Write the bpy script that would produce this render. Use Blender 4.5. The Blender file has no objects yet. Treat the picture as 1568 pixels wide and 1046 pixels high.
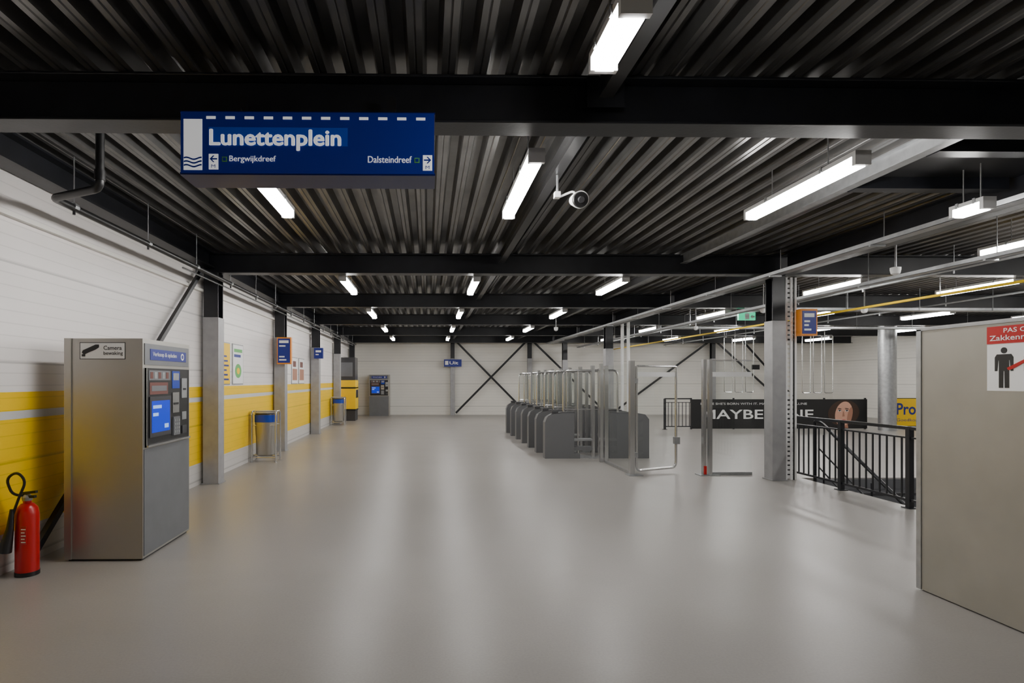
import bpy, bmesh, math, random
from mathutils import Vector, Matrix
random.seed(4)
scene = bpy.context.scene
COL = scene.collection

# ------------------------------------------------------------------ materials
def mat(name, col, rough=0.5, metal=0.0, emis=0.0, noise=0.0, nscale=6.0, bump=0.0, bscale=40.0, rvar=0.0, spec=0.5):
    m = bpy.data.materials.new(name); m.use_nodes = True
    nt = m.node_tree; b = nt.nodes["Principled BSDF"]
    b.inputs["Base Color"].default_value = (*col, 1)
    b.inputs["Roughness"].default_value = rough
    b.inputs["Metallic"].default_value = metal
    b.inputs["Specular IOR Level"].default_value = spec
    if emis:
        b.inputs["Emission Color"].default_value = (*col, 1)
        b.inputs["Emission Strength"].default_value = emis
    geo = nt.nodes.new("ShaderNodeNewGeometry")
    if noise or rvar:
        n = nt.nodes.new("ShaderNodeTexNoise"); n.inputs["Scale"].default_value = nscale
        n.inputs["Detail"].default_value = 6
        nt.links.new(geo.outputs["Position"], n.inputs["Vector"])
        if noise:
            r = nt.nodes.new("ShaderNodeMapRange")
            r.inputs["From Min"].default_value = 0.3; r.inputs["From Max"].default_value = 0.7
            r.inputs["To Min"].default_value = 1-noise; r.inputs["To Max"].default_value = 1+noise
            nt.links.new(n.outputs["Fac"], r.inputs["Value"])
            mx = nt.nodes.new("ShaderNodeVectorMath"); mx.operation = 'SCALE'
            mx.inputs[0].default_value = col
            nt.links.new(r.outputs[0], mx.inputs["Scale"])
            nt.links.new(mx.outputs[0], b.inputs["Base Color"])
        if rvar:
            r2 = nt.nodes.new("ShaderNodeMapRange")
            r2.inputs["From Min"].default_value = 0.3; r2.inputs["From Max"].default_value = 0.7
            r2.inputs["To Min"].default_value = rough-rvar; r2.inputs["To Max"].default_value = rough+rvar
            nt.links.new(n.outputs["Fac"], r2.inputs["Value"])
            nt.links.new(r2.outputs[0], b.inputs["Roughness"])
    if bump:
        n2 = nt.nodes.new("ShaderNodeTexNoise"); n2.inputs["Scale"].default_value = bscale
        nt.links.new(geo.outputs["Position"], n2.inputs["Vector"])
        bp = nt.nodes.new("ShaderNodeBump"); bp.inputs["Strength"].default_value = bump
        bp.inputs["Distance"].default_value = 0.01
        nt.links.new(n2.outputs["Fac"], bp.inputs["Height"])
        nt.links.new(bp.outputs[0], b.inputs["Normal"])
    return m

def panel_mat(name, base, bands=None, pitch=0.105):
    """horizontal sandwich panel cladding, optional painted height bands [(z, colour), ...]"""
    m = bpy.data.materials.new(name); m.use_nodes = True
    nt = m.node_tree; L = nt.links; b = nt.nodes["Principled BSDF"]
    b.inputs["Roughness"].default_value = 0.38
    geo = nt.nodes.new("ShaderNodeNewGeometry"); sep = nt.nodes.new("ShaderNodeSeparateXYZ")
    L.new(geo.outputs["Position"], sep.inputs[0])
    def math_(op, a, bb):
        n = nt.nodes.new("ShaderNodeMath"); n.operation = op
        for i, v in enumerate((a, bb)):
            if isinstance(v, (int, float)): n.inputs[i].default_value = v
            else: L.new(v, n.inputs[i])
        return n.outputs[0]
    def mix(f, c1, c2):
        n = nt.nodes.new("ShaderNodeMix"); n.data_type = 'RGBA'
        L.new(f, n.inputs["Factor"])
        for idx, c in ((6, c1), (7, c2)):
            if isinstance(c, tuple): n.inputs[idx].default_value = (*c, 1)
            else: L.new(c, n.inputs[idx])
        return n.outputs[2]
    z = sep.outputs["Z"]
    cur = None
    if bands:
        for zt, c in bands:      # above zt -> c
            f = math_('GREATER_THAN', z, zt)
            cur = mix(f, cur if cur is not None else base, c)
    fr = math_('FRACT', math_('DIVIDE', math_('ADD', z, 10.0), pitch), 0)
    groove = math_('LESS_THAN', fr, 0.09)
    fr2 = math_('FRACT', math_('DIVIDE', math_('ADD', z, 10.02), pitch*8), 0)
    groove2 = math_('LESS_THAN', fr2, 0.022)
    nz = nt.nodes.new("ShaderNodeTexNoise"); nz.inputs["Scale"].default_value = 1.3; nz.inputs["Detail"].default_value = 5
    L.new(geo.outputs["Position"], nz.inputs["Vector"])
    g = math_('ADD', math_('MULTIPLY', groove, 0.13), math_('MULTIPLY', groove2, 0.30))
    sc = math_('SUBTRACT', math_('ADD', 0.94, math_('MULTIPLY', nz.outputs["Fac"], 0.12)), g)
    vm = nt.nodes.new("ShaderNodeVectorMath"); vm.operation = 'SCALE'
    if cur is not None: L.new(cur, vm.inputs[0])
    else: vm.inputs[0].default_value = base
    L.new(sc, vm.inputs["Scale"]); L.new(vm.outputs[0], b.inputs["Base Color"])
    bp = nt.nodes.new("ShaderNodeBump"); bp.inputs["Strength"].default_value = 0.5; bp.inputs["Distance"].default_value = 0.004
    L.new(math_('SUBTRACT', 1.0, g), bp.inputs["Height"]); L.new(bp.outputs[0], b.inputs["Normal"])
    return m

def glass_mat():
    m = bpy.data.materials.new("clear_glass"); m.use_nodes = True
    nt = m.node_tree; nt.nodes.clear()
    o = nt.nodes.new("ShaderNodeOutputMaterial"); t = nt.nodes.new("ShaderNodeBsdfTransparent")
    t.inputs[0].default_value = (0.93, 0.95, 0.94, 1)
    g = nt.nodes.new("ShaderNodeBsdfGlossy"); g.inputs["Roughness"].default_value = 0.03
    lw = nt.nodes.new("ShaderNodeLayerWeight"); lw.inputs[0].default_value = 0.5
    pw = nt.nodes.new("ShaderNodeMath"); pw.operation = 'POWER'; pw.inputs[1].default_value = 5.0
    ma = nt.nodes.new("ShaderNodeMath"); ma.operation = 'MULTIPLY_ADD'; ma.inputs[1].default_value = 0.6; ma.inputs[2].default_value = 0.04
    nt.links.new(lw.outputs["Facing"], pw.inputs[0]); nt.links.new(pw.outputs[0], ma.inputs[0])
    mx = nt.nodes.new("ShaderNodeMixShader")
    nt.links.new(ma.outputs[0], mx.inputs[0]); nt.links.new(t.outputs[0], mx.inputs[1]); nt.links.new(g.outputs[0], mx.inputs[2])
    nt.links.new(mx.outputs[0], o.inputs[0])
    return m

def floor_mat():
    m = bpy.data.materials.new("epoxy_floor"); m.use_nodes = True
    nt = m.node_tree; L = nt.links; b = nt.nodes["Principled BSDF"]
    geo = nt.nodes.new("ShaderNodeNewGeometry")
    n1 = nt.nodes.new("ShaderNodeTexNoise"); n1.inputs["Scale"].default_value = 0.8; n1.inputs["Detail"].default_value = 7; n1.inputs["Roughness"].default_value = 0.6
    n2 = nt.nodes.new("ShaderNodeTexNoise"); n2.inputs["Scale"].default_value = 70; n2.inputs["Detail"].default_value = 3
    n3 = nt.nodes.new("ShaderNodeTexNoise"); n3.inputs["Scale"].default_value = 1.6; n3.inputs["Detail"].default_value = 2
    for n in (n1, n2, n3): L.new(geo.outputs["Position"], n.inputs["Vector"])
    cr = nt.nodes.new("ShaderNodeValToRGB")
    cr.color_ramp.elements[0].position = 0.28; cr.color_ramp.elements[0].color = (0.298, 0.281, 0.263, 1)
    cr.color_ramp.elements[1].position = 0.72; cr.color_ramp.elements[1].color = (0.330, 0.313, 0.294, 1)
    L.new(n1.outputs["Fac"], cr.inputs[0])
    mr = nt.nodes.new("ShaderNodeMapRange"); mr.inputs["From Min"].default_value = 0.3; mr.inputs["From Max"].default_value = 0.7
    mr.inputs["To Min"].default_value = 0.95; mr.inputs["To Max"].default_value = 1.05
    L.new(n2.outputs["Fac"], mr.inputs[0])
    vm = nt.nodes.new("ShaderNodeVectorMath"); vm.operation = 'SCALE'
    L.new(cr.outputs[0], vm.inputs[0]); L.new(mr.outputs[0], vm.inputs["Scale"])
    L.new(vm.outputs[0], b.inputs["Base Color"])
    rr = nt.nodes.new("ShaderNodeMapRange"); rr.inputs["From Min"].default_value = 0.3; rr.inputs["From Max"].default_value = 0.7
    rr.inputs["To Min"].default_value = 0.315; rr.inputs["To Max"].default_value = 0.355
    L.new(n3.outputs["Fac"], rr.inputs[0]); L.new(rr.outputs[0], b.inputs["Roughness"])
    return m

WHITE = (0.86, 0.82, 0.80)
YEL = (0.98, 0.63, 0.0)
M = {}
M['floor'] = floor_mat()
M['wallL'] = panel_mat("left_wall_panels", (0.62, 0.60, 0.58), [(0.33, YEL), (1.27, (0.62, 0.62, 0.62)), (1.34, YEL), (1.50, WHITE)])
M['wall'] = panel_mat("wall_panels", (0.84, 0.82, 0.765), None, 0.13)
M['deck'] = mat("steel_deck", (0.19, 0.187, 0.185), 0.30, 0.8, noise=0.2, nscale=3)
M['beam'] = mat("black_steel_paint", (0.011, 0.012, 0.016), 0.38, 0.0, noise=0.3, nscale=5, bump=0.06)
M['purlin'] = mat("dark_grey_steel", (0.045, 0.045, 0.047), 0.32, 0.3)
M['black'] = mat("black_plastic", (0.010, 0.010, 0.011), 0.4)
M['galv'] = mat("galvanised_steel", (0.38, 0.39, 0.40), 0.40, 0.7, noise=0.12, nscale=12)
M['concrete'] = mat("grey_column_cladding", (0.36, 0.36, 0.37), 0.45, 0.3, noise=0.08, nscale=8)
M['steel'] = mat("brushed_stainless", (0.40, 0.385, 0.355), 0.36, 0.8)
M['tube'] = mat("polished_tube", (0.60, 0.60, 0.60), 0.22, 0.9)
M['greypaint'] = mat("grey_paint", (0.17, 0.175, 0.188), 0.42, 0.2, noise=0.05, nscale=5)
M['panelgrey'] = mat("beige_grey_panel", (0.34, 0.325, 0.285), 0.42, 0.3, noise=0.07, nscale=2.5)
M['cab'] = mat("turnstile_grey", (0.15, 0.153, 0.16), 0.42, 0.25)
M['cabtop'] = mat("turnstile_top", (0.06, 0.06, 0.065), 0.35, 0.2)
M['white'] = mat("white_print", (0.88, 0.88, 0.88), 0.5)
M['signw'] = mat("lightbox_white", (0.88, 0.89, 0.92), 0.4, emis=0.38)
M['signb'] = mat("lightbox_blue", (0.003, 0.016, 0.24), 0.35, emis=0.12)
M['signb2'] = mat("lightbox_blue_light", (0.006, 0.05, 0.42), 0.35, emis=0.15)
M['blue'] = mat("sign_blue", (0.003, 0.016, 0.24), 0.35)
M['blue2'] = mat("sign_blue_light", (0.006, 0.045, 0.40), 0.35)
M['navy'] = mat("sign_navy_edge", (0.003, 0.010, 0.11), 0.35)
M['scrblue'] = mat("screen_blue", (0.01, 0.04, 0.60), 0.2, emis=0.45)
M['scrlight'] = mat("screen_text", (0.35, 0.55, 1.0), 0.2, emis=0.5)
M['red'] = mat("red_paint", (0.48, 0.006, 0.008), 0.3)
M['yellow'] = mat("yellow_paint", YEL, 0.45)
M['orange'] = mat("orange_trim", (0.80, 0.27, 0.02), 0.45)
M['green'] = mat("exit_green", (0.02, 0.55, 0.28), 0.4, emis=1.2)
M['postergreen'] = mat("poster_green", (0.12, 0.45, 0.12), 0.5)
M['lampw'] = mat("lamp_housing", (0.55, 0.55, 0.55), 0.45)
M['lamp'] = mat("lamp_diffuser", (1.0, 0.975, 0.94), 0.4, emis=60.0)
M['glass'] = glass_mat()
M['frost'] = mat("frosted_band", (0.95, 0.96, 0.97), 0.6)
M['ypipe'] = mat("gas_pipe_yellow", (0.75, 0.50, 0.01), 0.4)
M['skin'] = mat("poster_skin", (0.70, 0.38, 0.27), 0.5)
M['skin2'] = mat("poster_skin_shade", (0.42, 0.20, 0.13), 0.5)
M['hair'] = mat("poster_hair", (0.05, 0.025, 0.015), 0.5)
M['lips'] = mat("poster_lips", (0.5, 0.01, 0.03), 0.5)
M['brown'] = mat("red_brown", (0.16, 0.06, 0.05), 0.6)

# ------------------------------------------------------------------ builder
def round_path(pts, rad, n=5):
    pts = [Vector(p) for p in pts]
    if rad <= 0 or len(pts) < 3: return pts
    out = [pts[0]]
    for i in range(1, len(pts)-1):
        a, b, c = pts[i-1], pts[i], pts[i+1]
        d1 = (a-b); d2 = (c-b)
        r = min(rad, d1.length*0.49, d2.length*0.49)
        p0 = b + d1.normalized()*r; p1 = b + d2.normalized()*r
        for k in range(n+1):
            t = k/n
            out.append((1-t)**2*p0 + 2*t*(1-t)*b + t*t*p1)
    out.append(pts[-1])
    return out

class B:
    def __init__(s, name, bevel=0.0):
        s.name = name; s.v = []; s.f = []; s.m = []; s.mats = []; s.bevel = bevel
    def mi(s, k):
        if k not in s.mats: s.mats.append(k)
        return s.mats.index(k)
    def add(s, vs, fs, k):
        o = len(s.v); s.v += [tuple(v) for v in vs]
        i = s.mi(k)
        for f in fs: s.f.append([a+o for a in f]); s.m.append(i)
    def box(s, x0, x1, y0, y1, z0, z1, k):
        vs = [(x, y, z) for x in (x0, x1) for y in (y0, y1) for z in (z0, z1)]
        s.add(vs, [(0,1,3,2),(4,6,7,5),(0,4,5,1),(2,3,7,6),(0,2,6,4),(1,5,7,3)], k)
    def obox(s, p0, p1, w, h, k, up=(0,0,1)):
        p0 = Vector(p0); p1 = Vector(p1); d = (p1-p0).normalized()
        u = Vector(up)
        if abs(d.dot(u)) > 0.99: u = Vector((1,0,0))
        a = d.cross(u).normalized(); b = a.cross(d).normalized()
        vs = []
        for p in (p0, p1):
            for sa, sb in ((-1,-1),(1,-1),(1,1),(-1,1)):
                vs.append(p + a*sa*w/2 + b*sb*h/2)
        s.add(vs, [(0,1,2,3),(7,6,5,4),(0,4,5,1),(1,5,6,2),(2,6,7,3),(3,7,4,0)], k)
    def quad(s, p, k):
        s.add(p, [(0,1,2,3)], k)
    def tube(s, pts, r, k, rad=0.0, n=10, caps=True):
        P = round_path(pts, rad)
        d0 = (P[1]-P[0]).normalized()
        u = Vector((0,0,1)) if abs(d0.z) < 0.9 else Vector((1,0,0))
        a = d0.cross(u).normalized()
        vs = []; N = len(P)
        for i in range(N):
            if i == 0: d = P[1]-P[0]
            elif i == N-1: d = P[-1]-P[-2]
            else: d = (P[i+1]-P[i]).normalized() + (P[i]-P[i-1]).normalized()
            d.normalize()
            a = (a - d*a.dot(d)).normalized(); b = d.cross(a)
            for j in range(n):
                t = 2*math.pi*j/n
                rr = r[i] if isinstance(r, (list, tuple)) else r
                vs.append(P[i] + (a*math.cos(t)+b*math.sin(t))*rr)
        fs = []
        for i in range(N-1):
            for j in range(n):
                fs.append((i*n+j, i*n+(j+1)%n, (i+1)*n+(j+1)%n, (i+1)*n+j))
        if caps:
            fs.append(tuple(range(n-1, -1, -1))); fs.append(tuple((N-1)*n+j for j in range(n)))
        s.add(vs, fs, k)
    def lathe(s, c, prof, k, n=20, ax='z'):
        vs = []; N = len(prof)
        for r, h in prof:
            for j in range(n):
                t = 2*math.pi*j/n
                if ax == 'z': vs.append((c[0]+r*math.cos(t), c[1]+r*math.sin(t), c[2]+h))
                elif ax == 'y': vs.append((c[0]+r*math.cos(t), c[1]+h, c[2]+r*math.sin(t)))
                else: vs.append((c[0]+h, c[1]+r*math.cos(t), c[2]+r*math.sin(t)))
        fs = [(i*n+j, i*n+(j+1)%n, (i+1)*n+(j+1)%n, (i+1)*n+j) for i in range(N-1) for j in range(n)]
        fs.append(tuple(range(n-1,-1,-1))); fs.append(tuple((N-1)*n+j for j in range(n)))
        s.add(vs, fs, k)
    def prism(s, pts, vec, k):
        vec = Vector(vec); n = len(pts)
        vs = [Vector(p) for p in pts] + [Vector(p)+vec for p in pts]
        fs = [tuple(range(n-1,-1,-1)), tuple(range(n, 2*n))]
        fs += [(i, (i+1)%n, n+(i+1)%n, n+i) for i in range(n)]
        s.add(vs, fs, k)
    def ibeam(s, axis, a0, a1, c, z0, z1, w, k, tf=0.02, tw=0.02):
        def bx(c0, c1, za, zb):
            if axis == 'x': s.box(a0, a1, c0, c1, za, zb, k)
            else: s.box(c0, c1, a0, a1, za, zb, k)
        bx(c-w/2, c+w/2, z0, z0+tf); bx(c-w/2, c+w/2, z1-tf, z1); bx(c-tw/2, c+tw/2, z0+tf, z1-tf)
    def hcol(s, x, y, z0, z1, w, k, t=0.02):
        s.box(x-w/2, x+w/2, y-w/2, y-w/2+t, z0, z1, k); s.box(x-w/2, x+w/2, y+w/2-t, y+w/2, z0, z1, k)
        s.box(x-t/2, x+t/2, y-w/2+t, y+w/2-t, z0, z1, k)
    def rect(s, o, xd, a0, a1, z0, z1, k, t=0.003):
        s.poly(o, xd, [(a0,z0),(a1,z0),(a1,z1),(a0,z1)], k, t)
    def poly(s, o, xd, pts, k, t=0.003):
        o = Vector(o); xd = Vector(xd); nrm = xd.cross(Vector((0,0,1)))
        P = [o + xd*a + Vector((0,0,z)) - nrm*0.0008 for a, z in pts]
        s.prism(P, nrm*(t+0.0008), k)
    def text(s, txt, o, xd, a0, a1, z0, z1, k, t=0.005, bold=0.0):
        cu = bpy.data.curves.new("t", 'FONT'); cu.body = txt; cu.size = 1; cu.offset = bold; cu.resolution_u = 3
        ob = bpy.data.objects.new("t", cu); COL.objects.link(ob)
        bpy.context.view_layer.update()
        me = bpy.data.meshes.new_from_object(ob.evaluated_get(bpy.context.evaluated_depsgraph_get()))
        xs = [v.co.x for v in me.vertices]; ys = [v.co.y for v in me.vertices]
        mx, Mx, my, My = min(xs), max(xs), min(ys), max(ys)
        o = Vector(o); xd = Vector(xd); nrm = xd.cross(Vector((0,0,1)))
        vs = []
        for v in me.vertices:
            a = a0 + (v.co.x-mx)/(Mx-mx)*(a1-a0); z = z0 + (v.co.y-my)/(My-my)*(z1-z0)
            vs.append(o + xd*a + Vector((0,0,z)) + nrm*t)
        s.add(vs, [tuple(p.vertices) for p in me.polygons], k)
        bpy.data.objects.remove(ob); bpy.data.meshes.remove(me); bpy.data.curves.remove(cu)
    def done(s, smooth=True):
        me = bpy.data.meshes.new(s.name); me.from_pydata(s.v, [], s.f)
        for k in s.mats: me.materials.append(M[k])
        me.polygons.foreach_set("material_index", s.m)
        bm = bmesh.new(); bm.from_mesh(me); bmesh.ops.recalc_face_normals(bm, faces=bm.faces); bm.to_mesh(me); bm.free()
        if smooth:
            me.shade_smooth(); me.set_sharp_from_angle(angle=math.radians(35))
        me.update()
        ob = bpy.data.objects.new(s.name, me); COL.objects.link(ob)
        if s.bevel:
            md = ob.modifiers.new("bevel", 'BEVEL'); md.width = s.bevel; md.segments = 2; md.limit_method = 'ANGLE'; md.angle_limit = math.radians(50)
        return ob
X = (1,0,0); Y = (0,1,0); NY = (0,-1,0)
CZ = 3.572   # underside of the deck

# ------------------------------------------------------------------ room shell
XL, XR, YS, YN = -3.5, 19.0, -4.0, 25.7
b = B("floor")
b.box(XL-0.15, 6.12, YS-0.15, YN+0.15, -0.3, 0, 'floor')
b.box(6.12, XR+0.15, 9.0, YN+0.15, -0.3, 0, 'floor')
b.box(9.0, XR+0.15, YS-0.15, 9.0, -0.3, 0, 'floor')
b.box(6.12, 9.0, YS-0.15, -0.5, -0.3, 0, 'floor')
b.done()
b = B("wall_west"); b.box(XL-0.15, XL, YS, YN, 0, 3.75, 'wallL'); b.done()
b = B("wall_north"); b.box(XL-0.15, XR+0.15, YN, YN+0.15, 0, 3.75, 'wall'); b.done()
b = B("wall_south"); b.box(XL-0.15, XR+0.15, YS-0.15, YS, 0, 3.75, 'wall'); b.done()
b = B("wall_east"); b.box(XR, XR+0.15, YS, YN, 0, 3.75, 'wall'); b.done()
b = B("wall_stairwell_west"); b.box(6.02, 6.12, -0.5, 9.0, -3.3, -0.3, 'wall'); b.done()
b = B("wall_stairwell_east"); b.box(9.0, 9.1, -0.5, 9.0, -3.3, -0.3, 'wall'); b.done()
b = B("wall_stairwell_north"); b.box(6.02, 9.1, 9.0, 9.1, -3.3, -0.3, 'wall'); b.done()
b = B("wall_stairwell_south"); b.box(6.02, 9.1, -0.6, -0.5, -3.3, -0.3, 'wall'); b.done()
b = B("floor_lower"); b.box(6.02, 9.1, -0.6, 9.1, -3.4, -3.3, 'floor'); b.done()
b = B("ceiling")
per = 0.205; x = XL-0.1
prof = []
while x < XR+0.1:
    prof += [(x, 3.575), (x+0.035, 3.575), (x+0.0425, 3.583), (x+0.05, 3.575), (x+0.085, 3.575), (x+0.11, 3.675), (x+0.18, 3.675)]
    x += per
ys = [YS, YN]
vs = [(px, yy, pz) for yy in ys for px, pz in prof]; n = len(prof)
b.add(vs, [(i, i+1, n+i+1, n+i) for i in range(n-1)], 'deck')
b.box(XL-0.15, XR+0.15, YS-0.15, YN+0.15, 3.75, 3.85, 'beam')
b.done(False)

# ------------------------------------------------------------------ steel frame
beamY = [3.67, 8.72, 12.7, 16.65, 20.6, 24.6]
for yy in beamY + [-1.3]:
    b = B("steel_beam", 0.004); b.ibeam('x', XL+0.01, XR-0.01, yy, 3.26, 3.57, 0.20, 'beam', 0.018, 0.012)
    b.done()
for i in range(len(beamY)):
    y0 = (-1.18 if i == 0 else beamY[i-1]+0.11); y1 = beamY[i]-0.11
    b = B("edge_beam"); b.ibeam('y', y0, y1, XL+0.12, 3.33, 3.57, 0.2, 'beam'); b.done()
    b = B("longitudinal_beam"); b.ibeam('y', y0, y1, 5.65, 3.26, 3.565, 0.2, 'beam'); b.done()
    b = B("purlin"); b.ibeam('y', y0, y1, 1.15, 3.42, 3.56, 0.09, 'purlin', 0.01, 0.01)
    if i == 0:
        b.box(1.03, 1.27, y1, y1+0.008, 3.36, 3.56, 'beam')
    b.done()
    b = B("purlin"); b.ibeam('y', y0, y1, 4.0, 3.42, 3.56, 0.10, 'galv' if i == 1 else 'purlin', 0.01, 0.01); b.done()
b = B("roof_hatch_frame")
b.box(4.07, 5.54, 5.2, 5.32, 3.42, 3.56, 'beam'); b.box(4.07, 5.54, 4.35, 4.47, 3.42, 3.56, 'beam')
b.box(4.07, 5.54, 4.47, 5.2, 3.53, 3.555, 'black'); b.done()

def column(x, y, w=0.22, split=2.57, base=True, top=3.258):
    b = B("steel_column", 0.003)
    b.hcol(x, y, 0.0, split, w, 'concrete', 0.022)
    b.box(x-w/2, x+w/2, y-w/2+0.022, y+w/2-0.022, 0.0, split, 'concrete')
    b.hcol(x, y, split, top, w-0.02, 'beam', 0.02)
    if base:
        b.box(x-w/2-0.02, x+w/2+0.02, y-w/2-0.02, y+w/2+0.02, 0, 0.015, 'concrete')
    b.done()
for yy in [3.67, 8.72, 12.7, 16.65, 20.6, 24.6]:
    column(XL+0.16, yy, 0.24)
column(5.60, 8.86, 0.22, 2.55)
column(5.45, 16.65, 0.24, 2.55); column(6.1, 24.6, 0.22, 2.5)
for xx in (1.15, 4.7, 8.4, 13.2): column(xx, 25.5, 0.2, 2.6, top=CZ)
def brace(p0, p1, w=0.09):
    b = B("wall_brace"); b.obox(p0, p1, 0.02, w, 'beam', up=(0,0,1)); b.done()
brace((1.3, 25.50, 3.4), (4.55, 25.50, 0.1)); brace((1.3, 25.46, 0.1), (4.55, 25.46, 3.4))
brace((4.85, 25.50, 3.4), (8.25, 25.50, 0.1))
brace((13.05, 25.50, 3.4), (8.55, 25.50, 0.1)); brace((13.35, 25.50, 3.4), (17.0, 25.50, 0.1))
brace((17.6, 25.46, 0.1), (14.6, 25.46, 3.4))
b = B("wall_brace"); b.obox((-3.42, 8.5, 3.3), (-3.42, 4.78, 0.02), 0.06, 0.05, 'beam', up=(1,0,0)); b.done()
b = B("steel_pole", 0.0); b.tube([(14.68, 17.5, 0), (14.68, 17.5, CZ)], 0.24, 'galv', n=28); b.done()
b = B("trim_west"); b.box(XL, XL+0.05, YS+0.1, YN-0.1, 2.96, 3.0, 'wall'); b.done()

# ------------------------------------------------------------------ lamps
def lamp(x, y0, y1, z=3.19, w=0.12):
    b = B("fluorescent_ceiling_lamp")
    b.box(x-w/2, x+w/2, y0, y1, z+0.075, z+0.11, 'lampw')
    b.box(x-w/2, x+w/2, y0, y0+0.035, z+0.005, z+0.075, 'lampw'); b.box(x-w/2, x+w/2, y1-0.035, y1, z+0.005, z+0.075, 'lampw')
    a = w/2-0.008
    P = [(x-a, y0+0.035, z+0.075), (x-a*0.75, y0+0.035, z), (x+a*0.75, y0+0.035, z), (x+a, y0+0.035, z+0.075)]
    b.prism(P, (0, y1-y0-0.07, 0), 'lamp')
    for yy in (y0+0.25*(y1-y0), y0+0.75*(y1-y0)):
        b.box(x-w/2-0.008, x+w/2+0.008, yy-0.012, yy+0.012, z+0.07, z+0.118, 'galv')
        b.tube([(x, yy, z+0.11), (x, yy, CZ)], 0.005, 'galv', n=6)
    b.done(False)
lamp(0.91, 2.40, 2.88, w=0.14)
for xx in (-1.37, 0.80, 3.22): lamp(xx, 4.05, 5.5)
for y0 in (8.95, 12.95, 16.95, 20.95):
    for xx in (-1.37, 0.80, 3.22): lamp(xx, y0, y0+1.45)
lamp(-1.5, -2.9, -2.2)  # unseen lamp behind the camera, added to light the foreground
for xx in (7.15, 9.7, 12.6, 15.6):
    lamp(xx, 5.6, 7.05); lamp(xx, 8.95, 10.4)
    lamp(xx, 13.1, 14.55)
    lamp(xx, 17.1, 18.55); lamp(xx, 21.2, 22.65)
lamp(4.92, 4.78, 5.10, z=3.10)
lamp(7.15, 1.0, 2.4); lamp(11.5, 1.0, 2.4)

# ------------------------------------------------------------------ station sign
b = B("hanging_station_sign", 0.0)
yf = 3.33
b.box(-1.47, 0.04, yf, 3.56, 2.835, 3.20, 'signb')
b.box(-1.476, 0.046, yf+0.004, 3.562, 2.826, 2.842, 'navy'); b.box(-1.476, 0.046, yf+0.004, 3.562, 3.195, 3.207, 'navy')
for xx in (-1.2, -0.25):
    b.box(xx, xx+0.05, 3.44, 3.565, 3.2, 3.28, 'black')
    b.box(xx, xx+0.05, 3.535, 3.568, 3.262, 3.40, 'black')
o = (0, yf, 0)
b.rect(o, X, -1.452, -1.342, 2.852, 3.155, 'signw')
for k in range(3):
    pts = []
    for i in range(13): pts.append((-1.45+i*0.0088, 2.872+k*0.022+0.006*math.sin(i/12*2*math.pi*1.2+0.5)))
    pts2 = [(a, z+0.009) for a, z in reversed(pts)]
    b.poly(o, X, pts+pts2, 'signb', 0.005)
b.rect(o, X, -1.305, -0.478, 2.998, 3.108, 'signb2')
for k in range(12): b.rect(o, X, -1.318+0.1136*k, -1.263+0.1136*k, 3.157, 3.173, 'signw')
for i, (dx, dz) in enumerate(((-0.004, 0), (0.004, 0), (0, 0.003), (0, -0.003), (0, 0))):
    b.text("Lunettenplein", o, X, -1.296+dx, -0.519+dx, 2.970+dz, 3.093+dz, 'signw', 0.005+0.0006*i, 0.006)
for i, dx in enumerate((-0.0008, 0.0008)):
    b.text("Bergwijkdreef", o, X, -1.18+dx, -0.905+dx, 2.893, 2.938, 'signw', 0.005+0.0006*i)
    b.text("Dalsteindreef", o, X, -0.356+dx, -0.095+dx, 2.900, 2.940, 'signw', 0.005+0.0006*i)
for x0, sgn in ((-1.303, -1), (-0.028, 1)):
    b.rect(o, X, x0, x0+0.056, 2.856, 2.948, 'signw')
    cx = x0+0.028; cz = 2.918
    b.poly(o, X, [(cx+sgn*0.022, cz), (cx+sgn*0.002, cz+0.02), (cx-sgn*0.006, cz+0.02), (cx+sgn*0.008, cz+0.004), (cx-sgn*0.022, cz+0.004), (cx-sgn*0.022, cz-0.004), (cx+sgn*0.008, cz-0.004), (cx-sgn*0.006, cz-0.02), (cx+sgn*0.002, cz-0.02)], 'signb', 0.005)
    b.text("M", o, X, cx-0.012, cx+0.012, 2.864, 2.884, 'signb', 0.006)
for x0 in (-1.225, -0.078):
    b.rect(o, X, x0, x0+0.03, 2.902, 2.932, 'postergreen'); b.rect(o, X, x0+0.006, x0+0.024, 2.908, 2.926, 'signb', 0.005)
b.done(False)

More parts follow.
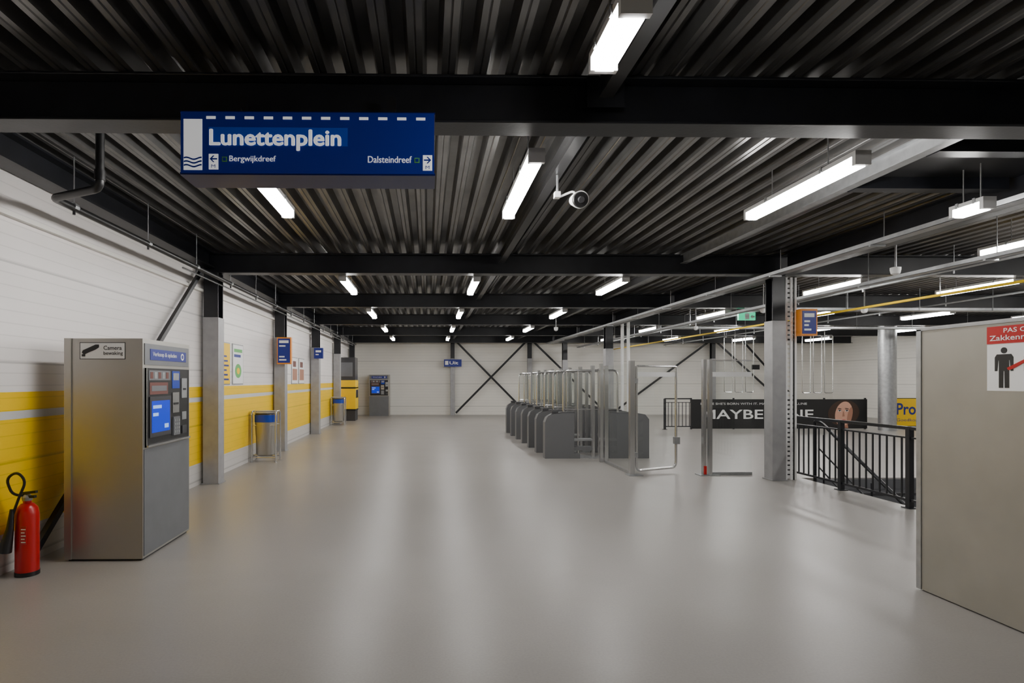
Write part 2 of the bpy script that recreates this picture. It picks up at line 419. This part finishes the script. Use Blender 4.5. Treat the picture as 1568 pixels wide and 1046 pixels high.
# ------------------------------------------------------------------ ticket machines
def machine_front(b, o, xd, w):
    b.rect(o, xd, 0.03, w-0.03, 1.74, 1.93, 'greypaint', 0.006)
    b.rect(o, xd, 0.12, w-0.1, 1.785, 1.885, 'blue', 0.010)
    b.text("Verkoop & opladen", o, xd, 0.16, w-0.32, 1.81, 1.86, 'white', 0.0125, 0.005)
    b.poly(o, xd, [(w-0.19+0.035*math.cos(t*math.pi/8), 1.835+0.035*math.sin(t*math.pi/8)) for t in range(16)], 'white', 0.013)
    b.poly(o, xd, [(w-0.19+0.02*math.cos(t*math.pi/8), 1.835+0.02*math.sin(t*math.pi/8)) for t in range(16)], 'blue', 0.015)
    b.rect(o, xd, 0.04, w-0.04, 1.0, 1.71, 'black', 0.012)
    b.rect(o, xd, 0.04, w-0.04, 1.0, 1.015, 'tube', 0.03)
    b.rect(o, xd, 0.04, 0.05, 1.0, 1.71, 'tube', 0.016); b.rect(o, xd, w-0.05, w-0.04, 1.0, 1.71, 'tube', 0.016)
    b.rect(o, xd, 0.09, 0.50, 1.60, 1.69, 'greypaint', 0.014)
    for i in range(5): b.rect(o, xd, 0.11+i*0.075, 0.16+i*0.075, 1.615, 1.675, 'galv' if i % 2 else 'brown', 0.016)
    b.rect(o, xd, 0.54, 0.70, 1.52, 1.69, 'blue2', 0.015); b.rect(o, xd, 0.56, 0.68, 1.60, 1.67, 'galv', 0.017)
    b.rect(o, xd, 0.10, 0.45, 1.47, 1.58, 'brown', 0.015); b.rect(o, xd, 0.13, 0.42, 1.50, 1.55, 'greypaint', 0.017)
    b.rect(o, xd, 0.09, 0.50, 1.08, 1.45, 'cabtop', 0.022)
    b.rect(o, xd, 0.12, 0.47, 1.12, 1.41, 'scrblue', 0.024)
    b.rect(o, xd, 0.14, 0.30, 1.34, 1.37, 'scrlight', 0.0255); b.rect(o, xd, 0.14, 0.24, 1.27, 1.30, 'scrlight', 0.0255); b.rect(o, xd, 0.36, 0.44, 1.15, 1.19, 'scrlight', 0.0255)
    b.rect(o, xd, 0.54, 0.68, 1.28, 1.48, 'tube', 0.02); b.rect(o, xd, 0.56, 0.66, 1.36, 1.38, 'black', 0.024)
    b.rect(o, xd, 0.54, 0.68, 1.06, 1.24, 'greypaint', 0.03)
    for i in range(3):
        for j in range(4): b.rect(o, xd, 0.56+i*0.037, 0.585+i*0.037, 1.08+j*0.037, 1.105+j*0.037, 'galv', 0.034)
    b.rect(o, xd, 0.74, 0.86, 1.42, 1.62, 'galv', 0.02); b.rect(o, xd, 0.77, 0.83, 1.50, 1.52, 'black', 0.024)
    b.rect(o, xd, 0.75, 0.85, 1.20, 1.28, 'galv', 0.018); b.rect(o, xd, 0.75, 0.85, 1.06, 1.14, 'cabtop', 0.022)
    b.rect(o, xd, 0.02, w-0.02, 0.04, 0.985, 'greypaint', 0.005)
b = B("ticket_vending_machine", 0.0)
b.box(-3.2, -2.52, 4.95, 5.91, 0.02, 1.97, 'steel'); b.box(-3.18, -2.54, 4.97, 5.89, 0, 0.03, 'black')
b.box(-3.2, -3.14, 4.938, 4.95, 0.02, 1.97, 'steel')
machine_front(b, (-2.52, 4.95, 0), Y, 0.96)
o = (0, 4.95, 0)
b.rect(o, X, -3.07, -2.67, 1.785, 1.935, 'black', 0.002); b.rect(o, X, -3.064, -2.676, 1.791, 1.929, 'white', 0.003)
b.poly(o, X, [(-3.05, 1.81), (-3.02, 1.81), (-3.02, 1.83), (-2.99, 1.845), (-2.93, 1.87), (-2.90, 1.89), (-2.90, 1.915), (-2.93, 1.915), (-3.04, 1.865), (-3.05, 1.845), (-3.035, 1.83), (-3.05, 1.83)], 'black', 0.005)
b.text("Camera", o, X, -2.86, -2.70, 1.868, 1.905, 'black', 0.005, 0.01)
b.text("bewaking", o, X, -2.86, -2.69, 1.815, 1.855, 'black', 0.005, 0.01)
b.done(False)
b = B("ticket_vending_machine", 0.0)
b.box(-2.63, -1.73, 25.0, 25.62, 0, 1.85, 'steel')
o = (-2.63, 25.0, -0.1); machine_front(b, o, X, 0.9)
b.done(False)
b = B("information_kiosk", 0.01)
b.box(XL+0.02, -2.85, 21.9, 22.7, 0, 2.5, 'cabtop'); b.box(XL+0.01, -2.83, 21.88, 22.72, 0.45, 1.6, 'yellow'); 
b.box(XL+0.01, -2.83, 21.87, 22.73, 0.40, 0.47, 'black'); b.box(XL+0.01, -2.83, 21.87, 22.73, 1.27, 1.33, 'black')
b.rect((0, 21.9, 0), X, -3.4, -2.95, 1.75, 2.3, 'greypaint', 0.01)
b.rect((-2.83, 21.9, 0), Y, 0.1, 0.7, 0.9, 1.22, 'black', 0.01)
b.done()

b = B("equipment_cabinet", 0.0)
b.box(3.76, 4.5, 2.4, 4.2, 0.01, 1.99, 'panelgrey'); b.box(3.78, 4.48, 2.42, 4.18, 0, 0.012, 'black')
b.box(3.752, 3.762, 4.165, 4.205, 0.01, 2.0, 'galv'); b.box(3.752, 3.762, 2.4, 4.205, 1.975, 2.0, 'galv')
b.box(3.75, 4.51, 2.39, 4.21, 1.985, 2.0, 'galv')
o = (3.76, 4.2, 0)
b.rect(o, NY, 0.53, 0.93, 1.53, 1.955, 'white', 0.002); b.rect(o, NY, 0.53, 0.93, 1.84, 1.955, 'red', 0.004)
b.text("PAS OP!", o, NY, 0.64, 0.82, 1.91, 1.94, 'white', 0.006, 0.01)
b.text("Zakkenrollers", o, NY, 0.55, 0.91, 1.86, 1.895, 'white', 0.006, 0.01)
def pict(cx):
    b.poly(o, NY, [(cx+0.02*math.cos(t*math.pi/8), 1.795+0.02*math.sin(t*math.pi/8)) for t in range(16)], 'black', 0.004)
    b.poly(o, NY, [(cx-0.045, 1.77), (cx+0.045, 1.77), (cx+0.058, 1.75), (cx+0.058, 1.66), (cx+0.042, 1.66), (cx+0.036, 1.73), (cx+0.032, 1.73), (cx+0.032, 1.55), (cx+0.005, 1.55), (cx+0.003, 1.66), (cx-0.003, 1.66), (cx-0.005, 1.55), (cx-0.032, 1.55), (cx-0.032, 1.73), (cx-0.036, 1.73), (cx-0.042, 1.66), (cx-0.058, 1.66), (cx-0.058, 1.75)], 'black', 0.004)
pict(0.64); pict(0.82)
b.poly(o, NY, [(0.66, 1.68), (0.70, 1.70), (0.78, 1.74), (0.78, 1.72), (0.70, 1.675), (0.67, 1.665)], 'red', 0.006)
b.done(False)

# ------------------------------------------------------------------ fire extinguisher
b = B("fire_extinguisher")
c = (-3.30, 4.63, 0)
b.lathe(c, [(0.075, 0), (0.085, 0.01), (0.085, 0.50), (0.075, 0.55), (0.045, 0.585), (0.03, 0.59), (0.03, 0.62)], 'red', 24)
b.lathe((c[0], c[1], 0.0), [(0.088, 0.0), (0.088, 0.035)], 'black', 24)
b.lathe((c[0], c[1], 0.61), [(0.035, 0), (0.04, 0.03), (0.02, 0.05)], 'galv', 14)
b.obox((c[0]-0.03, c[1], 0.67), (c[0]+0.09, c[1]-0.02, 0.685), 0.025, 0.02, 'black'); b.obox((c[0]-0.03, c[1], 0.64), (c[0]+0.08, c[1]-0.02, 0.645), 0.025, 0.02, 'black')
b.rect((c[0]+0.03, c[1]-0.087, 0), X, -0.02, 0.025, 0.27, 0.42, 'red', 0.003)
for i in range(5): b.rect((c[0]+0.03, c[1]-0.087, 0), X, -0.016, 0.02-0.008*(i % 2), 0.285+i*0.026, 0.292+i*0.026, 'white', 0.005)
b.tube([(c[0], c[1], 0.65), (c[0]-0.10, c[1]-0.03, 0.66), (c[0]-0.13, c[1]-0.06, 0.80), (c[0]-0.03, c[1]-0.07, 0.86), (c[0]+0.04, c[1]-0.07, 0.78), (c[0]+0.0, c[1]-0.09, 0.66), (c[0]-0.05, c[1]-0.10, 0.50)], 0.011, 'black', rad=0.07, n=8)
b.tube([(c[0]-0.05, c[1]-0.10, 0.56), (c[0]-0.06, c[1]-0.11, 0.40), (c[0]-0.10, c[1]-0.115, 0.22)], [0.016, 0.028, 0.05], 'black', n=14)
b.done()

# ------------------------------------------------------------------ wall posters, projecting signs
def poster(y0, y1, z0, z1, kind):
    b = B("wall_poster"); o = (XL, 0, 0)
    b.rect(o, Y, y0, y1, z0, z1, 'galv', 0.015)
    if kind == 0:
        b.rect(o, Y, y0+0.02, y1-0.02, z0+0.02, z1-0.02, 'yellow', 0.018)
        for i in range(6): b.rect(o, Y, y0+0.06, y1-0.08-0.05*(i % 3), z0+0.08+i*0.08, z0+0.11+i*0.08, 'blue', 0.02)
    elif kind == 1:
        b.rect(o, Y, y0+0.02, y1-0.02, z0+0.02, z1-0.02, 'white', 0.018)
        b.poly(o, Y, [((y0+y1)/2+0.17*math.cos(t*math.pi/8), z0+0.25+0.13*math.sin(t*math.pi/8)) for t in range(16)], 'postergreen', 0.02)
        b.poly(o, Y, [((y0+y1)/2+0.08*math.cos(t*math.pi/8), z0+0.25+0.06*math.sin(t*math.pi/8)) for t in range(16)], 'yellow', 0.022)
        b.rect(o, Y, y0+0.07, y1-0.07, z1-0.15, z1-0.09, 'postergreen', 0.02); b.rect(o, Y, y0+0.07, y1-0.15, z1-0.24, z1-0.19, 'blue', 0.02)
    else:
        b.rect(o, Y, y0+0.02, y1-0.02, z0+0.02, z1-0.02, 'white', 0.018)
        b.rect(o, Y, y0+0.07, y1-0.07, z0+0.1, z1-0.3, 'skin2', 0.02); b.rect(o, Y, y0+0.12, y1-0.2, z1-0.25, z1-0.1, 'brown', 0.02)
    b.done(False)
poster(9.35, 9.86, 1.52, 2.26, 0); poster(9.98, 10.55, 1.52, 2.26, 1)
poster(14.3, 14.95, 1.5, 2.2, 2); poster(15.1, 15.75, 1.5, 2.2, 2)
def psign(x0, x1, y, z0, z1, edge='orange'):
    b = B("platform_sign", 0.0)
    b.box(x0, x1, y-0.06, y+0.06, z0, z1, edge); o = (0, y-0.06, 0)
    b.rect(o, X, x0+0.02, x1-0.02, z0+0.03, z1-0.03, 'blue', 0.004)
    b.rect(o, X, x0+0.05, x1-0.05, z1-0.13, z1-0.07, 'white', 0.006)
    b.rect(o, X, x0+0.05, x1-0.12, z1-0.21, z1-0.18, 'white', 0.006)
    if z1-z0 > 0.35: b.rect(o, X, x0+0.05, x1-0.10, z0+0.08, z0+0.11, 'white', 0.006); b.rect(o, X, x0+0.05, x1-0.14, z0+0.15, z0+0.18, 'white', 0.006)
    b.done(False)
psign(-3.36, -3.05, 12.5, 1.96, 2.56); psign(-3.34, -3.08, 16.44, 2.24, 2.55, 'blue')
psign(5.86, 6.12, 8.68, 2.30, 2.72)
b = B("direction_sign", 0.0)
b.box(0.75, 1.55, 25.28, 25.4, 2.22, 2.55, 'blue'); b.rect((0, 25.28, 0), X, 0.8, 0.95, 2.3, 2.48, 'white', 0.004)
b.text("Uit", (0, 25.28, 0), X, 1.0, 1.4, 2.32, 2.46, 'white', 0.005, 0.02); b.done(False)
b = B("exit_sign", 0.0)
b.box(7.35, 7.75, 13.0, 13.06, 3.02, 3.2, 'green'); b.rect((0, 13.0, 0), X, 7.5, 7.6, 3.04, 3.18, 'white', 0.004)
b.poly((0, 13.0, 0), X, [(7.63, 3.10), (7.68, 3.15), (7.68, 3.12), (7.73, 3.12), (7.73, 3.08), (7.68, 3.08), (7.68, 3.05)], 'white', 0.004)
b.box(7.52, 7.54, 13.02, 13.04, 3.2, CZ, 'galv'); b.done(False)

# ------------------------------------------------------------------ bins
def bin_(x, y):
    b = B("litter_bin")
    P = []
    for t in range(24):
        a = 2*math.pi*t/24; P.append((0.20*abs(math.cos(a))**0.7*math.copysign(1, math.cos(a)), 0.20*abs(math.sin(a))**0.7*math.copysign(1, math.sin(a))))
    def ring(z0, z1, s0, s1, k):
        n = len(P); vs = [(x+px*s0, y+py*s0, z0) for px, py in P]+[(x+px*s1, y+py*s1, z1) for px, py in P]
        b.add(vs, [tuple(range(n-1,-1,-1)), tuple(range(n, 2*n))]+[(i, (i+1)%n, n+(i+1)%n, n+i) for i in range(n)], k)
    ring(0.14, 0.78, 0.84, 1.0, 'steel'); ring(0.78, 0.92, 1.03, 1.03, 'blue2'); ring(0.92, 0.96, 1.03, 0.92, 'cabtop'); ring(0.955, 0.97, 1.06, 1.06, 'galv')
    for sx in (-1, 1):
        xx = x+sx*0.235
        b.tube([(xx, y-0.16, 0.0), (xx, y-0.16, 0.99), (xx, y+0.16, 0.99), (xx, y+0.16, 0.0)], 0.016, 'tube', rad=0.08)
        for yy in (y-0.16, y+0.16): b.lathe((xx, yy, 0), [(0.035, 0), (0.035, 0.012)], 'tube', 10)
    for yy in (y-0.16, y+0.16): 
        b.tube([(x-0.235, yy, 0.09), (x+0.235, yy, 0.09)], 0.014, 'tube'); b.tube([(x-0.235, yy, 0.72), (x+0.235, yy, 0.72)], 0.010, 'tube')
    b.tube([(x-0.235, y, 0.99), (x+0.235, y, 0.99)], 0.014, 'tube')
    for s_ in (-1, 1): b.tube([(x-0.235, y+s_*0.07, 0.12), (x+0.235, y+s_*0.07, 0.12)], 0.02, 'tube')
    b.done()
bin_(-3.20, 11.05); bin_(-3.2, 20.0)

# ------------------------------------------------------------------ turnstiles
def turnstile(y):
    b = B("turnstile", 0.0)
    t = 0.20
    P = [(2.40,0),(2.40,0.74),(2.44,0.84),(2.56,0.905),(2.75,0.93),(3.00,0.93),(3.00,0.10),(3.12,0.10),(3.12,0)]
    b.prism([(px, y, pz) for px, pz in P], (0, t, 0), 'cab')
    P = [(2.46,0.86),(2.57,0.92),(2.76,0.945),(3.01,0.945),(3.01,0.925),(2.75,0.925),(2.57,0.9),(2.47,0.845)]
    b.prism([(px, y+0.015, pz) for px, pz in P], (0, t-0.03, 0), 'cabtop')
    b.box(3.00, 3.38, y+0.02, y+t-0.02, 0.16, 0.24, 'cab'); b.box(3.00, 3.38, y+0.02, y+t-0.02, 0.36, 0.40, 'galv')
    b.box(3.12, 3.80, y+0.04, y+t-0.04, 0.0, 0.05, 'galv')
    P = [(3.72,0),(3.72,0.93),(4.3,0.93),(4.46,0.90),(4.54,0.80),(4.54,0)]
    b.prism([(px, y, pz) for px, pz in P], (0, t, 0), 'cab')
    b.box(3.73, 4.3, y+0.015, y+t-0.015, 0.925, 0.942, 'cabtop')
    b.box(3.36, 3.43, y+0.03, y+0.10, 0, 1.90, 'tube'); b.box(3.52, 3.58, y+0.08, y+0.15, 0, 1.84, 'tube')
    b.box(3.30, 3.64, y+0.01, y+t-0.01, 0, 0.018, 'galv')
    ym = y+t/2
    b.tube([(2.80, ym, 0.90), (2.80, ym, 1.80), (3.92, ym, 1.80), (3.92, ym, 0.90)], 0.022, 'tube', rad=0.10)
    b.tube([(3.10, ym, 0.05), (3.10, ym, 1.80)], 0.018, 'tube'); b.tube([(2.80, ym, 1.0), (3.92, ym, 1.0)], 0.014, 'tube')
    b.quad([(2.83, ym, 1.03), (3.34, ym, 1.03), (3.34, ym, 1.76), (2.83, ym, 1.76)], 'glass')
    b.quad([(3.60, ym, 1.03), (3.89, ym, 1.03), (3.89, ym, 1.76), (3.60, ym, 1.76)], 'glass')
    b.box(2.55, 2.68, y+0.04, y+t-0.04, 0.925, 0.97, 'cabtop')
    b.done(False)
for i in range(7): turnstile(11.3+0.92*i)

b = B("glass_swing_gate", 0.0)
b.box(3.40, 3.48, 9.26, 9.34, 0, 1.93, 'tube'); b.box(3.36, 3.60, 9.2, 9.4, 0, 0.012, 'galv')
b.box(4.64, 4.69, 9.26, 9.34, 0, 1.95, 'tube'); b.box(4.56, 4.70, 9.2, 9.4, 0, 0.012, 'galv')
b.box(4.645, 4.685, 9.24, 9.262, 0.02, 0.16, 'red')
g0 = Vector((3.53, 9.33, 0)); g1 = Vector((4.38, 9.72, 0)); zz = lambda v, z: (v.x, v.y, z)
b.tube([zz(g0, 1.84), zz(g0, 0.07), zz(g1, 0.07), zz(g1, 1.84)], 0.022, 'tube', rad=0.1)
b.tube([zz(g0, 1.84), zz(g1, 1.84)], 0.018, 'tube')
b.quad([zz(g0, 0.1), zz(g1, 0.1), zz(g1, 1.82), zz(g0, 1.82)], 'glass')
b.obox(zz(g0*0.97+g1*0.03, 1.70), zz(g0*0.03+g1*0.97, 1.70), 0.008, 0.08, 'frost')
for z in (0.3, 1.55): b.box(3.47, 3.54, 9.28, 9.33, z, z+0.08, 'galv')
b.box(g1.x-0.04, g1.x+0.05, g1.y-0.05, g1.y+0.03, 0.48, 0.60, 'galv')
b.done()
b = B("glass_screen", 0.0)
b.box(4.74, 4.79, 9.26, 9.34, 0, 1.95, 'tube'); b.box(4.72, 4.9, 9.2, 9.4, 0, 0.012, 'galv')
b.quad([(4.80, 9.3, 0.08), (5.48, 9.3, 0.08), (5.48, 9.3, 1.93), (4.80, 9.3, 1.93)], 'glass'); b.box(4.80, 5.48, 9.295, 9.305, 1.66, 1.74, 'frost')
b.box(4.80, 5.48, 9.285, 9.315, 0.0, 0.05, 'galv'); b.box(4.80, 5.48, 9.29, 9.31, 1.925, 1.945, 'tube')
b.box(5.46, 5.58, 9.24, 9.27, 1.78, 1.86, 'black')
b.done()
b = B("glass_screen", 0.0)
b.quad([(3.44, 9.4, 0.08), (3.44, 10.7, 0.08), (3.44, 10.7, 1.88), (3.44, 9.4, 1.88)], 'glass')
b.box(3.43, 3.45, 9.4, 10.7, 0.0, 0.05, 'galv')
b.box(3.36, 3.42, 10.75, 10.82, 0, 1.92, 'tube'); b.box(3.46, 3.53, 10.78, 10.86, 0, 1.88, 'tube'); b.done()

# ------------------------------------------------------------------ railings
def railing(p0, p1, name="railing", gap=0.115, post=1.15):
    b = B(name)
    p0 = Vector(p0); p1 = Vector(p1); L = (p1-p0).length; d = (p1-p0)/L
    h = Vector((0,0,1))
    b.obox(p0+h*1.0, p1+h*1.0, 0.05, 0.04, 'beam'); b.obox(p0+h*0.88, p1+h*0.88, 0.03, 0.02, 'beam'); b.obox(p0+h*0.10, p1+h*0.10, 0.03, 0.03, 'beam')
    k = 0.0
    while k < L+0.01:
        q = p0+d*k; b.obox(q, q+h*1.0, 0.06, 0.06, 'beam', up=(1,0,0)); b.obox(q, q+h*0.012, 0.12, 0.12, 'beam', up=(1,0,0)); k += post
    k = gap
    while k < L:
        q = p0+d*k; b.obox(q+h*0.10, q+h*0.88, 0.016, 0.016, 'beam', up=(1,0,0)); k += gap
    b.done()
railing((6.03, 9.15, 0), (6.03, 0.5, 0))
railing((9.06, 8.9, 0), (9.06, 0.5, 0))
railing((7.7, 17.9, 0), (8.55, 17.9, 0)); railing((15.0, 17.9, 0), (18.5, 17.9, 0))
b = B("staircase")
for i in range(18):
    z = -0.18*(i+1); y1 = 8.96-0.29*i
    b.box(6.32, 8.80, y1-0.31, y1, z-0.04, z, 'cabtop'); b.box(6.32, 8.80, y1-0.012, y1, z, z+0.17, 'greypaint')
for xx in (6.28, 8.84):
    b.obox((xx, 8.82, -0.2), (xx, 9.0-5.22, -3.1), 0.04, 0.28, 'beam')
    b.tube([(xx, 8.9, -0.1), (xx, 8.9, 0.95), (xx, 8.75, 0.92), (xx, 3.75, -2.2), (xx, 3.75, -3.0)], 0.025, 'beam', rad=0.05)
    b.tube([(xx, 8.8, 0.5), (xx, 3.75, -2.6)], 0.012, 'beam'); b.tube([(xx, 8.8, 0.2), (xx, 3.75, -2.9)], 0.012, 'beam')
    for k in range(6):
        yy = 8.7-0.95*k; zc = -0.2-(9-yy)*0.62; b.tube([(xx, yy, zc), (xx, yy, zc+1.12)], 0.014, 'beam', n=6)
b.done()
b = B("cable_ladder")
b.box(5.76, 5.79, 8.84, 8.88, 0, 3.25, 'white'); b.box(5.91, 5.94, 8.84, 8.88, 0, 3.25, 'white')
z = 0.02
while z < 3.2: b.box(5.79, 5.91, 8.845, 8.875, z, z+0.045, 'white'); z += 0.075
b.box(5.83, 5.86, 8.82, 8.84, 0, 3.25, 'white'); b.box(5.88, 5.895, 8.825, 8.84, 0, 3.25, 'black')
b.done()

# ------------------------------------------------------------------ banners
b = B("advertising_banner")
b.box(8.6, 14.40, 17.96, 18.0, 0.02, 0.98, 'black'); o = (0, 17.96, 0)
for xx in (8.6, 10.0, 11.5, 13.0, 14.36): b.box(xx, xx+0.04, 18.0, 18.05, 0, 1.02, 'beam')
b.text("MAYBELLINE", o, X, 8.95, 12.62, 0.34, 0.64, 'white', 0.006, 0.012)
b.text("MAYBE SHE'S BORN WITH IT. MAYBE IT'S MAYBELLINE", o, X, 8.9, 12.4, 0.80, 0.87, 'white', 0.006, 0.0)
def ell(cx, cz, rx, rz, k, t, tilt=0.0, n=28):
    ca, sa = math.cos(tilt), math.sin(tilt)
    b.poly(o, X, [(cx+rx*math.cos(2*math.pi*i/n)*ca-rz*math.sin(2*math.pi*i/n)*sa, cz+rx*math.cos(2*math.pi*i/n)*sa+rz*math.sin(2*math.pi*i/n)*ca) for i in range(n)], k, t)
fx = 0.02
ell(13.60+fx, 0.53, 0.52, 0.42, 'hair', 0.004, 0.2); ell(13.6+fx, 0.50, 0.28, 0.41, 'skin', 0.006, -0.25)
ell(13.80+fx, 0.44, 0.08, 0.28, 'skin2', 0.0075, -0.2)
b.poly(o, X, [(13.42+fx, 0.04), (13.75+fx, 0.04), (13.72+fx, 0.2), (13.5+fx, 0.2)], 'skin2', 0.005)
for cx in (13.46+fx, 13.70+fx):
    ell(cx, 0.60, 0.055, 0.022, 'white', 0.009, -0.15); ell(cx, 0.60, 0.02, 0.02, 'black', 0.011); ell(cx, 0.67, 0.07, 0.014, 'hair', 0.010, -0.15)
    ell(cx, 0.622, 0.06, 0.012, 'black', 0.0115, -0.15)
b.poly(o, X, [(13.57+fx, 0.58), (13.60+fx, 0.58), (13.63+fx, 0.42), (13.55+fx, 0.41)], 'skin2', 0.008)
ell(13.60+fx, 0.28, 0.085, 0.035, 'lips', 0.010, -0.1)
b.done(False)
b = B("advertising_banner")
b.box(14.98, 16.9, 17.76, 17.80, 0.12, 1.0, 'yellow')
for xx in (14.98, 16.86): b.box(xx, xx+0.04, 17.80, 17.83, 0.0, 1.0, 'beam')
b.text("Probeer", (0, 17.76, 0), X, 15.2, 16.7, 0.48, 0.86, 'blue', 0.005, 0.02)
b.text("Goedkoper reizen", (0, 17.76, 0), X, 15.2, 16.6, 0.24, 0.36, 'blue', 0.005, 0.0)
b.done(False)

# ------------------------------------------------------------------ pipes, trays, services
b = B("wall_pipe")
b.tube([(-2.56, 4.38, CZ), (-2.56, 4.38, 3.10), (-3.08, 4.62, 3.10), (-3.12, 4.80, 3.12), (-3.12, 24.2, 3.15)], 0.032, 'black', rad=0.07, n=12)
b.tube([(-2.56, 4.38, 3.16), (-2.56, 4.38, 3.24)], 0.04, 'black', n=12)
yy = 4.95
while yy < 24:
    b.tube([(-3.12, yy, 3.10), (-3.12, yy, 3.06)], 0.012, 'black', n=6)
    b.tube([(-3.12, yy, 3.16), (-3.12, yy, CZ)], 0.005, 'galv', n=6)
    b.tube([(-3.12, yy-0.03, 3.13), (-3.12, yy+0.03, 3.13)], 0.037, 'galv', n=10); yy += 1.3
b.tube([(-3.24, 7.4, 3.09), (-3.24, 24.2, 3.11)], 0.012, 'galv', n=6)
b.done()
def tray(name, x, y0, y1, z, w=0.2, axis='y'):
    b = B(name)
    if axis == 'y':
        b.box(x-w/2, x+w/2, y0, y1, z, z+0.004, 'galv'); b.box(x-w/2, x-w/2+0.004, y0, y1, z, z+0.05, 'galv'); b.box(x+w/2-0.004, x+w/2, y0, y1, z, z+0.05, 'galv')
        b.tube([(x-0.04, y0, z+0.02), (x-0.04, y1, z+0.02)], 0.014, 'black', n=6); b.tube([(x+0.04, y0, z+0.02), (x+0.04, y1, z+0.02)], 0.014, 'white', n=6)
        yy = y0+0.6
        while yy < y1:
            b.box(x-w/2-0.02, x+w/2+0.02, yy-0.015, yy+0.015, z-0.02, z, 'galv')
            b.tube([(x+w/2+0.012, yy, z-0.02), (x+w/2+0.012, yy, CZ)], 0.005, 'galv', n=6); yy += 1.9
    else:
        b.box(y0, y1, x-w/2, x+w/2, z, z+0.004, 'galv'); b.box(y0, y1, x-w/2, x-w/2+0.004, z, z+0.06, 'galv'); b.box(y0, y1, x+w/2-0.004, x+w/2, z, z+0.06, 'galv')
        yy = y0+0.6
        while yy < y1: b.tube([(yy, x-w/2-0.01, z), (yy, x-w/2-0.01, CZ)], 0.005, 'galv', n=6); yy += 1.6
    b.done()
tray("cable_tray", 5.25, 3.9, 24.2, 3.18, 0.14); tray("cable_tray", 6.6, 3.9, 24.2, 3.02, 0.12)
tray("cable_tray", 11.9, 6.8, 18.5, 3.10, 0.2, 'x'); tray("cable_tray", 15.7, 6.8, 18.5, 3.06, 0.2, 'x')
b = B("gas_pipe"); b.tube([(8.3, 3.0, 2.98), (8.3, 25.3, 2.98)], 0.022, 'ypipe', n=10)
yy = 4.9
while yy < 24: b.tube([(8.3, yy, 2.98), (8.3, yy, CZ)], 0.006, 'galv', n=6); yy += 1.98
b.done()
for (px, pz) in ((7.7, 3.22), (10.8, 3.20)):
    b = B("sprinkler_pipe"); b.tube([(px, 3.9, pz), (px, 25.2, pz)], 0.02, 'galv', n=8)
    yy = 4.6
    while yy < 25:
        b.tube([(px, yy, pz), (px, yy, pz-0.06)], 0.012, 'galv', n=6); b.tube([(px, yy, pz), (px, yy, CZ)], 0.005, 'galv', n=6); yy += 1.7
    b.done()
b = B("drain_pipe"); b.tube([(5.80, 16.45, 0.0), (5.80, 16.45, CZ)], 0.045, 'white', n=12); b.tube([(5.98, 16.45, 0.0), (5.98, 16.45, CZ)], 0.045, 'white', n=12); b.done()
b = B("security_camera")
c = Vector((1.30, 4.75, 3.15)); s_ = 0.82
b.box(1.12, 1.17, 4.86, 4.92, 3.21, 3.26, 'white'); b.tube([(1.15, 4.9, 3.26), (1.15, 4.9, 3.415)], 0.010, 'galv')
b.tube([(1.16, 4.9, 3.22), (1.28, 4.85, 3.26), (1.30, 4.82, 3.20)], 0.010, 'white', rad=0.03)
b.tube([c+Vector((0, 0.14, 0.04)), c+Vector((0, 0.0, 0.0)), c+Vector((0, -0.05, -0.015))], [0.06*s_, 0.085*s_, 0.09*s_], 'white', n=20)
b.tube([c+Vector((0, -0.05, -0.015)), c+Vector((0, -0.07, -0.02))], [0.082*s_, 0.075*s_], 'black', n=20)
b.tube([c+Vector((0, -0.07, -0.02)), c+Vector((0, -0.09, -0.03))], [0.035*s_, 0.03*s_], 'cabtop', n=16)
b.done()
for (cx, cy) in ((6.9, 11.3), (9.0, 11.3), (7.4, 15.2), (3.6, 15.5), (6.15, 7.2)):
    b = B("dome_camera")
    b.lathe((cx, cy, 3.0), [(0.02, -0.02), (0.05, 0.0), (0.06, 0.05), (0.06, 0.08), (0.02, 0.09)], 'white', 16)
    b.tube([(cx, cy, 3.08), (cx, cy, CZ)], 0.012, 'galv', n=8); b.done()
for cx, cy in ((13.3, 19.5), (11.05, 20.5)):
    b = B("hanging_glass_frame")
    for k in range(3):
        x0 = cx+k*0.4; b.tube([(x0, cy, CZ), (x0, cy, 1.15), (x0+0.3, cy, 1.15), (x0+0.3, cy, 3.2), (x0, cy, 3.2)], 0.016, 'tube', rad=0.06, n=8)
    b.done()

# ------------------------------------------------------------------ world + camera
w = bpy.data.worlds.new("World"); scene.world = w; w.use_nodes = True
w.node_tree.nodes["Background"].inputs[0].default_value = (0.6, 0.65, 0.75, 1); w.node_tree.nodes["Background"].inputs[1].default_value = 0.05
cam = bpy.data.cameras.new("camera"); co = bpy.data.objects.new("camera", cam); COL.objects.link(co); scene.camera = co
cam.sensor_width = 36; cam.lens = 850/1568*36
yaw = 0.0157
co.location = (0, 0, 1.6); co.rotation_euler = (math.radians(90), 0, -yaw)
cam.shift_x = (784-668)/1568; cam.shift_y = (582-522.7)/1568
cam.clip_start = 0.05; cam.clip_end = 200
